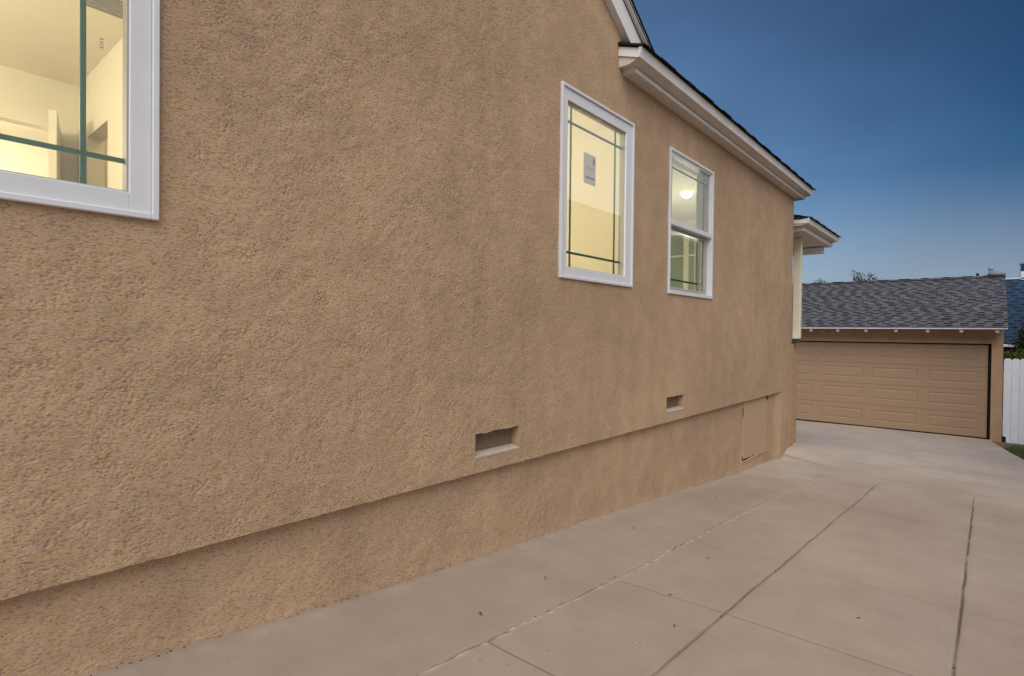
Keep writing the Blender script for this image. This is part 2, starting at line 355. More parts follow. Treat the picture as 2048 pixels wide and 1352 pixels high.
# ------------------------------------------------------------------ HOUSE
WX = -2.14
house = empty('house', (-2.14, 3, -1.4), 'tan stucco house with white framed lit windows, filling the left side along the driveway', 'house')
WIN = {'a': (-.42, .655, .36, 1.635), 'b': (2.968, 3.945, .357, 1.637), 'c': (4.60, 5.618, .350, 1.636)}
VENT = [(2.205, 2.58, -.697, -.567), (4.615, 4.988, -.697, -.567)]
def rake(y): return 2.21 - .657 * (y - 3.78)
def make_wall():
    D = .0036
    ys = np.concatenate([np.arange(-3.6, .15, .06), np.arange(.15, 3.0, D), np.arange(3.0, 4.3, .010), np.arange(4.3, 8.713, .02), [8.713]])
    zs = np.concatenate([np.arange(-.787, 2.6, D + .0006), np.arange(2.6, 4.5, .05)])
    # snap lines to the openings
    def snap(A, v):
        i = np.argmin(np.abs(A - v)); A[i] = v
    for (a, b, c_, d_) in list(WIN.values()) + VENT:
        ins = .012 if (a, b, c_, d_) in WIN.values() else 0
        for v in (a + ins, b - ins): snap(ys, v)
        for v in (c_ + ins, d_ - ins): snap(zs, v)
    Y, Z = np.meshgrid(ys, zs, indexing='ij'); yc = (Y[:-1, :-1] + Y[1:, 1:]) / 2; zc = (Z[:-1, :-1] + Z[1:, 1:]) / 2
    keep = np.ones(yc.shape, bool)
    for (a, b, c_, d_) in list(WIN.values()) + VENT:
        ins = .012 if (a, b, c_, d_) in WIN.values() else 0
        keep &= ~((yc > a + ins) & (yc < b - ins) & (zc > c_ + ins) & (zc < d_ - ins))
    keep &= np.where(yc > 3.74, zc < 2.06, zc < np.minimum(rake(yc), rake(1.0 - yc)) + .04)
    n0, n1 = 960, 960
    f1 = field(n0, n1, D, D, .0045, .015, 1, 1.0, 2.8, R(45)); f2 = field(n0, n1, D, D, .0045, .014, 2, 1.0, 2.8, R(76)); f3 = field(n0, n1, D, D, .05, .5, 3); f4 = field(n0, n1, D, D, .006, .014, 31)
    patch = field(n0, n1, D, D, .10, .9, 4); mixp = sm(-1.0, 1.0, 1.2 * field(n0, n1, D, D, .08, .6, 41) + (np.linspace(-.8, 2.65, n1)[None, :] - .5) * 1.6)
    f = f1 * mixp + f2 * (1 - mixp)
    h = (.35 * f4 + .6 * f) * .0007 * (1 + .5 * np.tanh(patch)) - .0050 * sm(1.15, 2.2, f + .5 * patch) + .0018 * sm(1.2, 2.2, -f) + f3 * .0006
    dx = bil(h, (Y - .1) / D, (Z + .8) / D) * sm(.1, .2, Y) * (1 - sm(2.2, 3.3, Y) * .6) * (1 - sm(3.3, 3.6, Y))
    q = np.maximum(np.maximum(Y - .655, 0), np.maximum(.36 - Z, 0)); dx *= 1 - .6 * sm(.004, .02, q) * (1 - sm(.085, .13, q))   # smoother patched band round the window
    low = field(120, 60, .1, .1, .3, 2.5, 7); dx += .0016 * bil(low, (Y + 3.6) / .1, (Z + .8) / .1)
    Xx = WX + dx
    # wavy hand-cut bottom edge and vent edges
    e = field(2600, 4, .005, 1, .08, .8, 11)[:, 0]; wz = np.interp(Y, np.arange(-3.6, -3.6 + 2600 * .005, .005), e)
    Z2 = Z + .0013 * wz * (1 - sm(-.787, -.74, Z))
    for (a, b, c_, d_) in VENT:
        near = np.exp(-(((Y - (a + b) / 2) / .3) ** 4)) * np.exp(-(((Z - (c_ + d_) / 2) / .12) ** 4)); Z2 = Z2 + .0016 * near * np.interp(Y, np.arange(-3.6, -3.6 + 2600 * .005, .005), np.roll(e, 900))
        if a < 3: Z2 += near * (-.006) * np.exp(-((Y - 2.29) / .05) ** 2) * (Z > c_ + .06)
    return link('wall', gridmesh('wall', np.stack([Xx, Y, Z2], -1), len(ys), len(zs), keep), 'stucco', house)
make_wall()
def make_stem():
    D = .006
    ys = np.concatenate([np.arange(-3.6, .2, .06), np.arange(.2, 3.2, D), np.arange(3.2, 8.28, .02), [8.283]]); zs = np.arange(-2.0, -.78, .0065)
    Y, Z = np.meshgrid(ys, zs, indexing='ij'); n0, n1 = 560, 230
    f1 = field(n0, n1, D, .0065, .008, .024, 21, 1, 2.8, R(72)); f3 = field(n0, n1, D, .0065, .06, .5, 23); pt = field(n0, n1, D, .0065, .1, .6, 24)
    h = f1 * .0009 * (1 + .45 * np.tanh(pt)) - .0030 * sm(1.0, 2.0, f1 + .3 * pt) + .0007 * f3
    dx = bil(h, (Y - .1) / D, (Z + 2.05) / .0065) * sm(.1, .3, Y) * (1 - sm(2.9, 3.2, Y)); low = field(120, 60, .1, .1, .25, 2, 27); dx += .002 * bil(low, (Y + 3.6) / .1, (Z + 2.1) / .1)
    X = -2.188 + dx + .003 * (1 - sm(.0, .05, Z - G0(Y))) 
    X = X + (-2.1412 - X) * sm(8.0, 8.28, Y)
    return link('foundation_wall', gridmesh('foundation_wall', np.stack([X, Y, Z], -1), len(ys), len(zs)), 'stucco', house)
make_stem()
b = MB()   # underside of the projecting upper wall and the flush corner pier
b.quad((WX + .001, -3.6, -.786), (WX + .001, 8.283, -.786), (-2.20, 8.283, -.783), (-2.20, -3.6, -.783))
b.extrude([(-2.30, 8.283), (-2.141, 8.283)][::-1] and [(-2.30, -2.1), (-2.141, -2.1), (-2.141, -.7865), (-2.30, -.7865)], 'y', 8.2835, 8.713)
b.build('corner_pier', 'stucco', house)
b = MB()   # remaining shell of the house, behind
b.box(-7.4, -7.25, -3.6, 8.7, -1.9, 1.9); b.box(-7.25, -2.19, -3.6, -3.5, -1.9, 1.9)
b.box(-7.25, -4.35, 8.62, 8.713, -1.9, 1.9); b.box(-3.40, -2.145, 8.62, 8.711, -1.9, 1.95); b.box(-4.35, -3.40, 8.62, 8.713, 1.66, 1.95); b.box(-4.35, -3.40, 8.62, 8.713, -1.9, -.45)
b.build('rear_wall', 'garage_stucco', house)

# rooms
b = MB()
b.box(-2.30, -2.27, -1.6, -.42, -.75, 1.78); 
def roomwall(y0, y1, win):   # inner skin of the outer wall with an opening, and jamb linings
    a, b2, c_, d_ = win; i = .02
    b.box(-2.30, -2.26, y0, a + i, -.75, 1.78); b.box(-2.30, -2.26, b2 - i, y1, -.75, 1.78); b.box(-2.30, -2.26, a + i, b2 - i, -.75, c_ + i); b.box(-2.30, -2.26, a + i, b2 - i, d_ - i, 1.78)
    b.box(-2.26, -2.172, a - .01, a + i, c_, d_); b.box(-2.26, -2.172, b2 - i, b2 + .01, c_, d_); b.box(-2.26, -2.172, a + i, b2 - i, c_ - .01, c_ + i); b.box(-2.26, -2.172, a + i, b2 - i, d_ - i, d_ + .01)
b = MB()
roomwall(-1.6, 1.05, WIN['a'])
# back wall x=-5.15 with an opening y -.3..0.91, head 1.43
b.box(-5.25, -5.15, .91, 1.05, -.75, 1.78); b.box(-5.25, -5.15, -.35, .91, 1.43, 1.78); b.box(-5.25, -5.15, -1.6, -.35, -.75, 1.78)
# right wall y=1.05 with closet opening x -4.88..-4.38
b.box(-4.38, -2.26, 1.05, 1.15, -.75, 1.78); b.box(-5.25, -4.88, 1.051, 1.15, -.75, 1.78); b.box(-4.88, -4.38, 1.05, 1.15, 1.35, 1.78)
b.box(-5.25, -2.26, -1.7, -1.6, -.75, 1.78)
# hall beyond
b.box(-5.25, -5.15, 1.052, 1.6, -.75, 1.78)
b.box(-7.2, -7.1, -1.7, 1.6, -.75, 1.78); b.box(-7.1, -5.25, 1.5, 1.6, -.75, 1.78); b.box(-7.1, -5.25, -1.7, -1.6, -.75, 1.78)
# second room
roomwall(1.15, 4.25, WIN['b']); b.box(-5.25, -5.15, 1.6, 4.25, -.75, 1.78); b.box(-5.15, -2.26, 4.25, 4.35, -.75, 1.78)
# third room
roomwall(4.35, 8.5, WIN['c']); b.box(-5.25, -5.15, 4.35, 8.5, -.75, 1.78)
b.box(-5.15, -4.30, 8.5, 8.6, -.75, 1.78); b.box(-3.48, -2.30, 8.5, 8.6, -.75, 1.78); b.box(-4.30, -3.48, 8.5, 8.6, 1.68, 1.78)
b.build('interior_wall', 'cream_wall', house)
b = MB(); b.box(-7.2, -2.26, -1.7, 1.10, 1.78, 1.84); b.box(-7.2, -5.2, 1.10, 1.65, 1.78, 1.84); b.box(-7.2, -2.26, 4.30, 8.6, 1.78, 1.84); b.box(-5.2, -3.0, 1.10, 4.30, 2.25, 2.29); b.box(-5.2, -3.0, 1.08, 1.12, 1.78, 2.25); b.box(-5.2, -3.0, 4.28, 4.32, 1.78, 2.25); b.add([(-2.20, 1.1, 1.90), (-2.20, 4.3, 1.90), (-3.01, 4.3, 2.26), (-3.01, 1.1, 2.26)], [(0, 1, 2, 3)]); b.box(-5.2, -5.15, 1.1, 4.3, 1.78, 2.25); b.add([(-2.2, 4.28, 1.75), (-3.0, 4.28, 1.75), (-3.0, 4.28, 2.26), (-2.2, 4.28, 1.91)], [(0, 1, 2, 3)]); b.build('ceiling', 'cream_ceiling', house)
b = MB(); b.box(-7.2, -2.18, -1.7, 8.6, -.80, -.75); b.build('floor', 'floor_wood', house)
b = MB(); b.box(-4.95, -4.30, 1.62, 1.68, -.75, 1.5); b.box(-4.95, -4.885, 1.15, 1.62, -.75, 1.5); b.box(-4.375, -4.30, 1.15, 1.62, -.75, 1.5); b.build('closet', 'closet_tan', house)
b = MB(); hy0, hx0 = .905, -5.15    # open door leaf swung into the room
v = [(-5.15, .915), (-4.62, 0.79), (-4.61, .83), (-5.14, .955)]
b.add([(x, y, z) for z in (-.74, 1.40) for x, y in v], [(0, 1, 2, 3), (4, 5, 6, 7), (0, 1, 5, 4), (1, 2, 6, 5), (2, 3, 7, 6), (3, 0, 4, 7)]); b.build('interior_door', 'interior_white', house)
b = MB(); b.box(-7.09, -6.75, -1.5, .95, .55, 1.30, 0, .01); b.box(-6.752, -6.74, -.25, .30, .58, 1.27, 0, .006); b.box(-6.752, -6.74, .33, .88, .58, 1.27, 0, .006); b.box(-7.09, -6.5, -1.5, .95, -.75, .15, 0, .01); b.build('kitchen_cabinet', 'interior_white', house)
b = MB(); b.box(-3.80, -3.62, .80, 1.0, 1.768, 1.7795)
for i in range(7): b.box(-3.79 + i * .026, -3.775 + i * .026, .81, .99, 1.762, 1.768)
b.build('ceiling_vent', 'sash_shade', house)
# french doors at the back of the third room
fd = MB()
for x0, x1 in ((-4.30, -4.21), (-3.94 + .26, -3.60), (-3.50, -3.44), (-3.98, -3.93)): fd.box(x0, x1, 8.47, 8.53, -.74, 1.68, 0, .004)
fd.box(-4.34, -3.44, 8.472, 8.528, 1.57, 1.70, 0, .004)
for z in (1.22,): fd.box(-4.21, -3.50, 8.485, 8.515, z, z + .025)
fd.build('french_door', 'interior_white', house)
fp = MB(); fp.box(-4.3, -3.46, 8.498, 8.502, -.6, 1.6); fp.build('door_glass', 'reflection_tone_glass', house)

def lamp(x, y, power, shade=True, col=(1, .90, .66), k_=1, z=1.55):
    if shade:
        q = MB(); n = 20; rings = [(.0, 1.70), (.07 * k_, 1.704), (.12 * k_, 1.72), (.15 * k_, 1.75), (.155 * k_, 1.765)]
        vs = [(x + r * math.cos(2 * math.pi * i / n), y + r * math.sin(2 * math.pi * i / n), z) for r, z in rings[1:] for i in range(n)] + [(x, y, 1.70)]
        fs = [(j * n + i, j * n + (i + 1) % n, (j + 1) * n + (i + 1) % n, (j + 1) * n + i) for j in range(len(rings) - 2) for i in range(n)] + [(len(vs) - 1, (i + 1) % n, i) for i in range(n)]
        q.add(vs, fs); q.build('ceiling_light', 'lamp_glow', house, smooth=True)
    li = bpy.data.lights.new('room_lamp', 'POINT'); li.energy = power; li.shadow_soft_size = .14 * k_; li.color = col
    lo_ = bpy.data.objects.new('room_lamp', li); C.objects.link(lo_); lo_.location = (x, y, z + H)
lamp(-3.9, -.55, 52, z=1.2); lamp(-6.0, .2, 50, col=(1, .93, .74)); lamp(-3.6, 1.9, 72, False, col=(1, .93, .74)); lamp(-2.9, 6.75, 40, col=(.97, 1, .82), k_=.5, z=.6)

# windows -------------------------------------------------------------
def ring(b, x0, x1, a, e, zb, zt, w_, bev=0):
    wl, wr, wb, wt = w_ if isinstance(w_, tuple) else (w_,) * 4
    b.box(x0, x1, a, a + wl, zb, zt, 0, bev); b.box(x0, x1, e - wr, e, zb, zt, 0, bev)
    b.box(x0, x1 - .0006, a + wl, e - wr, zb, zb + wb, 0, bev); b.box(x0, x1 - .0006, a + wl, e - wr, zt - wt, zt, 0, bev)
def grid_bars(parent, a, e, zb, zt, ys_, zs_, x=-2.176, wd=.0077):
    g_ = MB()
    for y in ys_: g_.box(x - .004, x + .002, y - wd, y + wd, zb, zt)
    for z in zs_: g_.box(x - .0035, x + .0026, a, e, z - wd, z + wd)
    return g_.build('grid_bar', 'grid_green', parent)
def picture_window(a, e, zb, zt, fw_, gy, gz, pane_gap=(.0)):
    b = MB(); ring(b, -2.20, -2.122, a, e, zb, zt, .021, .003)
    ring(b, -2.20, -2.1345, a + .0212, e - .0212, zb + .0212, zt - .0212, fw_, .002)
    w_ = b.build('window', 'white_vinyl', house)
    i = tuple(f + .0212 for f in fw_)
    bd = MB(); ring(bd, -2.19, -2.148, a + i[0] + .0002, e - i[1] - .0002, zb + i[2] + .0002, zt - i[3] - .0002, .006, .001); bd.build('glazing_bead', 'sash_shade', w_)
    A, E_, B, T = a + i[0], e - i[1], zb + i[2], zt - i[3]
    p = MB(); p.quad((-2.158, A, B), (-2.158, E_, B), (-2.158, E_, T), (-2.158, A, T)); p.build('pane', 'window_glass', w_, fix=False)
    grid_bars(w_, A, E_, B, T, gy, gz); return w_
w1 = picture_window(*WIN['a'], (.06, .062, .060, .075), (-.225, .457), (.548, 1.44))
w2 = picture_window(*WIN['b'], (.06, .088, .058, .075), (3.145, 3.735), (.543, 1.425))
b = MB(); b.box(-2.1576, -2.1572, 3.277, 3.433, 1.046, 1.259)
st = b.build('sticker', 'sticker_grey', w2)
b = MB()
b.box(-2.1571, -2.1569, 3.30, 3.42, 1.085, 1.10); b.box(-2.1571, -2.1569, 3.30, 3.41, 1.150, 1.154); b.box(-2.1571, -2.1569, 3.30, 3.40, 1.163, 1.166); b.box(-2.1571, -2.1569, 3.395, 3.42, 1.19, 1.24)
b.build('sticker_print', 'sticker_print', st)
b = MB()
for i, z in enumerate((.888, .896, .904, .914)): b.box(-2.1575, -2.1572, .496, .506, z, z + .004)
b.build('etched_mark', 'sticker_print', w1)
# single hung window
a, e, zb, zt = WIN['c']; mz = .985
b = MB(); ring(b, -2.21, -2.124, a, e, zb, zt, (.026, .030, .032, .028), .003)
ring(b, -2.20, -2.136, a + .0262, e - .0302, mz + .022, zt - .0282, (.016, .020, .002, .016), .002)
b.box(-2.20, -2.130, a + .0262, e - .0302, mz - .022, mz + .0218, 0, .003)
w3 = b.build('window', 'white_vinyl', house)
A, E_, B, T = a + .042, e - .050, mz + .024, zt - .044
p = MB(); p.quad((-2.158, A, B), (-2.158, E_, B), (-2.158, E_, T), (-2.158, A, T)); p.build('pane', 'window_glass', w3, fix=False)
grid_bars(w3, A, E_, B, T, (A + .09, E_ - .085), (T - .10,))
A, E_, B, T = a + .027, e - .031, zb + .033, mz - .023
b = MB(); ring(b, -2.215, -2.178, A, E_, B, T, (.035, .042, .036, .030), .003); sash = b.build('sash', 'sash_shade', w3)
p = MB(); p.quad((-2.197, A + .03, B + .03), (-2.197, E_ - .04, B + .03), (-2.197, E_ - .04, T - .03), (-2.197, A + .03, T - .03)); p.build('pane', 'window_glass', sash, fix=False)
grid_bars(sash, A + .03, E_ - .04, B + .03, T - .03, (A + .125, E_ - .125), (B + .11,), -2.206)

# crawl space vents -----------------------------------------------------
for n_, (a, e, zb, zt) in enumerate(VENT):
    b = MB(); x0 = -2.198
    b.box(-2.21, x0, a - .02, e + .02, zb - .02, zt + .02); scr = b
    v_ = scr.build('vent', 'vent_screen', house); v_['label'] = ('nearer' if n_ == 0 else 'farther') + ' recessed crawl space vent low in the stucco wall'
    b = MB(); 
    b.box(-2.199, WX + .001, e, e + .012, zb - .01, zt + .01); b.box(-2.199, WX - .001, a - .012, a, zb - .01, zt + .01); b.box(-2.199, WX - .002, a - .01, e + .01, zt, zt + .012)
    b.build('vent_reveal', 'stucco', v_); b = MB()
    b.add([(x0, a - .005, zb + .014), (WX + .004, a - .005, zb), (WX + .004, e + .005, zb), (x0, e + .005, zb + .014), (x0, a - .005, zb - .01), (WX + .002, a - .005, zb - .012), (WX + .002, e + .005, zb - .012), (x0, e + .005, zb - .01)], [(0, 1, 2, 3), (1, 5, 6, 2), (0, 4, 5, 1), (3, 2, 6, 7)])
    b.build('vent_sill', 'vent_sill', v_)
# plank hatch in the foundation
b = MB(); ya, yb = 6.79, 7.72; rr = random.Random(3); n = 6; wd = (yb - ya) / n
for i in range(n):
    zlo = -1.485 - .012 * i + rr.uniform(-.006, .006)
    b.box(-2.20, -2.178 + rr.uniform(0, .002), ya + i * wd + .0015, ya + (i + 1) * wd - .0015, zlo, -.80, 0, .002)
ht = b.build('access_hatch', 'hatch_paint', house)
for q in ((-2.20, -2.180, ya - .008, ya + .001, -.98, -.88), (-2.20, -2.179, ya - .004, ya, -1.49, -1.455), (-2.20, -2.185, ya, yb - .1, -1.51, -1.478), (-2.20, -2.171, yb - .045, yb - .005, -.85, -.79)):
    b = MB(); b.box(*q); b.build('hatch_gap', 'black_gap', ht)
for y, r in ((ya + .09, .010), (ya + .20, .009), (ya + .37, .014)):
    b = MB(); b.tube((-2.19, y, -1.492), (-2.175, y, -1.492), r, r, 10); b.build('rot_hole', 'black_gap', ht)
b = MB(); b.box(-2.20, -2.176, ya - .03, yb + .05, -1.532, -1.512, 0, .004); b.build('hatch_sill', 'stucco', ht)

# cornice ---------------------------------------------------------------
def cornice(name_, y0, y1, dz, rs=.37, mats=('white_wood', 'soffit_paint'), parent=None, ret=True, drop=0):
    parent = parent or house
    so_ = [(-2.30, 1.957 - drop), (-2.14, 1.957 - drop), (-2.046, 1.960 - drop)]
    # box (soffit coloured underside), lip, cove, fascia
    y0b = y0 + .075
    b = MB(); b.extrude([(-2.42, 1.957 - drop + dz), (-2.046, 1.960 - drop + dz), (-2.046, 1.998 + dz), (-2.42, 1.998 + dz)], 'y', [y0b, y0b + .012, y0b, y0b - .02], y1 - .06)
    b.extrude([(-2.42, 1.998 + dz), (-2.052, 1.998 + dz), (-1.972, 2.026 + dz), (-2.42, 2.024 + rs * .45 + dz)], 'y', y0 + .015, y1 - .012)
    s_ = b.build('soffit', 'soffit_paint', parent)
    b = MB(); b.box(-2.0465, -2.038, y0b + .012, y1 - .058, 1.959 - drop + dz, 1.992 + dz, 0, .0035); b.build('frieze_trim', 'white_wood', parent)
    b = MB(); b.extrude([(-1.972, 2.022 + dz), (-1.9615, 2.020 + dz), (-1.948, 2.092 + dz), (-1.972, 2.094 + dz)], 'y', y0, y1)
    if ret: 
        q = [(y0 + .004, 2.020 + dz), (y0 + .012, 2.092 + dz), (y0 + .03, 2.094 + dz), (y0 + .03, 2.022 + dz)]
        b.add([(-2.30, y_, z_ + rs * .3265) for y_, z_ in q] + [(-1.9735, y_, z_) for y_, z_ in q], [(0, 1, 2, 3), (4, 5, 6, 7), (0, 1, 5, 4), (1, 2, 6, 5), (2, 3, 7, 6), (3, 0, 4, 7)])
    b.box(-2.35, -1.9735, y1 - .03, y1 - .003, 2.022 + dz, 2.092 + dz)
    f = b.build('fascia', 'white_wood', parent); return f
cornice('eave', 3.70, 8.97, 0)

def shingles(name, org, uv, vv, W, Ln, exp_, mat, parent, seed=1, tabw=.20, thick=.007, skip=None, rough=.006, contrast=1, jag=0, reg=False):
    """architectural shingles: a dark under course with raised tabs of random width"""
    rr = random.Random(seed); org = Vector(org); u = Vector(uv).normalized(); v = Vector(vv).normalized(); n = u.cross(v).normalized()
    if n.z < 0: n = -n
    b = MB(); rows = int(Ln / exp_) + 1
    for r in range(rows):
        t0 = r * exp_; t1 = min(t0 + exp_ * 1.02, Ln)
        P = lambda s_, t_, h_: org + u * s_ + v * t_ + n * h_
        hb = .004 * (1 - 0) 
        # base course
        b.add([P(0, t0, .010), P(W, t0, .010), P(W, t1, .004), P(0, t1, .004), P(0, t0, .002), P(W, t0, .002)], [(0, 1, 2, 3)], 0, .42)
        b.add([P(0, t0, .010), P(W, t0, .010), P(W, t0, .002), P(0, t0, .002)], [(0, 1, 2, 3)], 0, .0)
        s_ = -tabw * (2.15 if reg else 1) * ((r * .5 + rr.uniform(-.12, .12)) % 1 if reg else rr.random())
        while s_ < W:
            w_ = tabw * (rr.uniform(.8, 1.15) if reg else rr.uniform(.6, 1.3)); gap = tabw * (rr.uniform(.95, 1.4) if reg else rr.uniform(.5, 1.15))
            a_, e_ = max(0, s_), min(W, s_ + w_)
            tone = min(1, max(.3, rr.gauss(.76, .10) * contrast))
            # plain exposed part between tabs gets its own granule blend, with the printed shadow band at its upper part
            g0, g1 = max(0, s_ + w_), min(W, s_ + w_ + gap)
            if e_ > a_:
                j = rr.uniform(-jag, jag); h1 = thick * .55 + .010
                b.add([P(a_, t0 - .004 + j, h1), P(e_, t0 - .004 + j, h1), P(e_, t1 - .001, h1 - .007), P(a_, t1 - .001, h1 - .007), P(a_, t0 - .004 + j, .009), P(e_, t0 - .004 + j, .009)], [(0, 1, 2, 3), (4, 5, 1, 0), (4, 0, 3), (5, 2, 1)], 0, tone)
            if g1 > g0:
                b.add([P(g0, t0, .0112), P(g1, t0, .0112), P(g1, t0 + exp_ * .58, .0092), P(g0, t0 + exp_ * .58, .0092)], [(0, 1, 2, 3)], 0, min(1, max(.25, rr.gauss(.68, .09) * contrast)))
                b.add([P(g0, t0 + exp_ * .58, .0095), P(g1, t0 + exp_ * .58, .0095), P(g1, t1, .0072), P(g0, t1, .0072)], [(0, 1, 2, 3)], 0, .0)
            s_ += w_ + gap
    return b.build(name, mat, parent, fix=False)
# main roof plane rising away from the driveway
sl5 = .40
shingles('roof_shingles', (-1.925, 3.70, 2.088), (0, 1, 0), (-1, 0, sl5), 5.30, 3.9, .142, 'shingle_dark', house, 4, .22, .010, jag=.006)
b = MB(); b.extrude([(-1.95, 2.094), (-2.05, 2.05), (-5.55, 3.4), (-5.55, 3.55)], 'y', 3.73, 8.95); b.extrude([(-9.1, 2.094), (-9.0, 2.05), (-5.55, 3.4), (-5.55, 3.55)], 'y', -3.6, 8.95)
b.build('roof_deck', 'shingle_dark', house)
b = MB()   # dark metal drip edge over the cornice return
b.add([(x, y, z + (-1.95 - x) * .37) for x in (-2.2, -1.945) for y in (3.688, 3.78) for z in (2.095, 2.104)], [(0, 1, 3, 2), (4, 6, 7, 5), (0, 4, 5, 1), (2, 3, 7, 6), (0, 2, 6, 4), (1, 5, 7, 3)]); b.build('return_cap', 'shingle_dark', house)
# gable rake ------------------------------------------------------------
ym = .5; mk = -.657
def raked(b, x0, x1, o0, o1, ylow=3.86, mi=0):
    """board parallel to the rake between vertical offsets o0..o1, both sides of the gable"""
    for sgn in (1, -1):
        pts = []
        for y in (ym, ylow if sgn == 1 else ylow):
            yy = y if sgn == 1 else 2 * ym - y; z = rake(y)
            pts.append((yy, z))
        (ya_, za_), (yb_, zb_) = pts
        vs = [(x, y, z + o) for x in (x0, x1) for (y, z) in ((ya_, za_), (yb_, zb_)) for o in (o0, o1)]
        b.add(vs, [(0, 1, 3, 2), (4, 6, 7, 5), (0, 4, 5, 1), (2, 3, 7, 6), (0, 2, 6, 4), (1, 5, 7, 3)], mi)
b = MB(); raked(b, -2.155, -2.090, .003, .180, 3.96); b.build('rake_board', 'white_wood', house)
b = MB(); raked(b, -2.155, -2.088, .1805, .192, 4.02); b.build('rake_shadow_strip', 'dark_metal_and_shade', house)  # solid dark strip standing in for the shadow under the trim
b = MB(); raked(b, -2.155, -2.058, .1925, .236, 4.06); b.build('rake_trim', 'white_wood', house)
sq = math.sqrt(1 + mk * mk)
for sgn in (1, -1):
    yl = 4.12 if sgn == 1 else 2 * ym - 4.12
    o = shingles('gable_shingles', (-2.045, yl, rake(4.12) + .228), (-1, 0, 0), (0, -sgn, .657), 3.4, (4.12 - ym) * sq, .142, 'shingle_dark', house, 8 + sgn, .22, .010, jag=.006)
    b = MB(); vs = [(-2.05, yl, rake(4.12) + .236), (-2.05, ym, rake(ym) + .236), (-5.5, ym, rake(ym) + .236), (-5.5, yl, rake(4.12) + .236)]; b.add(vs, [(0, 1, 2, 3)]); b.add([(x, y, z - .03) for x, y, z in vs], [(0, 1, 2, 3)])
    b.build('gable_deck', 'shingle_dark', house)

# porch -----------------------------------------------------------------
cornice('porch', 8.78, 10.88, -.425, rs=.06, ret=True, drop=.03)
shingles('porch_shingles', (-1.925, 8.775, 1.663), (0, 1, 0), (-1, 0, .28), 2.13, 1.6, .142, 'shingle_dark', house, 6, .22, .010, jag=.006)
b = MB(); b.extrude([(-1.95, 1.669), (-2.42, 1.62), (-3.5, 1.70), (-3.5, 2.11)], 'y', 8.79, 10.86); b.build('porch_deck', 'shingle_dark', house)
b = MB(); b.box(-3.5, -2.42, 8.78, 10.8, 1.50, 1.56); b.build('porch_ceiling', 'soffit_paint', house)
b = MB(); b.box(-3.4, -2.155, 10.60, 10.78, 1.395, 1.49, 0, .004); b.build('porch_beam', 'white_wood', house)
b = MB(); b.box(-2.303, -2.198, 9.40, 9.505, -.05, 1.50, 0, .006); b.build('porch_post', 'post_cream', house)
b = MB(); b.box(-3.4, -2.39, 9.47, 9.52, -.4, 1.5); b.build('porch_trim', 'white_wood', house)
b = MB(); b.box(-3.4, -2.1405, 8.7135, 8.862, -2.3, -.135); b.box(-2.45, -2.26, 8.87, 9.55, -2.3, -.135); b.build('porch_wall', 'garage_stucco', house)
b = MB(); n = 9
for i in range(8): b.box(-2.80 + i * .0765, -2.80 + i * .0765 + .070, 9.20, 9.42, -.131, -.062, 0, .004)
b.box(-2.80, -2.19, 9.205, 9.415, -.13, -.066)
b.build('brick_cap', 'brick_cap', house)
b = MB(); b.box(-2.80, -2.19, 9.19, 9.43, -.0615, -.050); b.build('cap_stone', 'white_wood', house)

# ------------------------------------------------------------------ GARAGE
gar = empty('garage', (-2.2, 16.26, -2.285), 'detached tan stucco garage with wide panelled door and grey shingle roof past the driveway', 'garage')
GYY = 16.26; DX0, DX1, DT = -4.50, .082, -.158
b = MB()
b.box(DX1, .277, GYY, GYY + .2, -2.40, .16); b.box(-5.6, DX0, GYY, GYY + .2, -2.40, .16); b.box(DX0, DX1, GYY, GYY + .2, DT, .16)
b.box(.08, .277, GYY + .2, 22.2, -2.40, .16); b.box(-5.6, -5.4, GYY + .2, 22.2, -2.40, .16); b.box(-5.4, .08, 22.0, 22.2, -2.40, .16)
for x0, x1 in ((.08, .277), (-5.6, -5.4)): b.extrude([(16.27, .16), (19.25, 1.40), (22.2, .16)], 'x', x0, x1)
b.build('wall', 'garage_stucco', gar)
b = MB(); b.box(DX1 - .055, DX1 - .001, GYY + .05, GYY + .16, -2.33, DT - .001); b.box(DX0, DX1 - .056, GYY + .05, GYY + .16, DT - .024, DT - .001)
b.box(DX0, DX1 - .056, GYY + .062, GYY + .10, -2.31, -2.262)
b.build('door_seal', 'black_gap', gar)
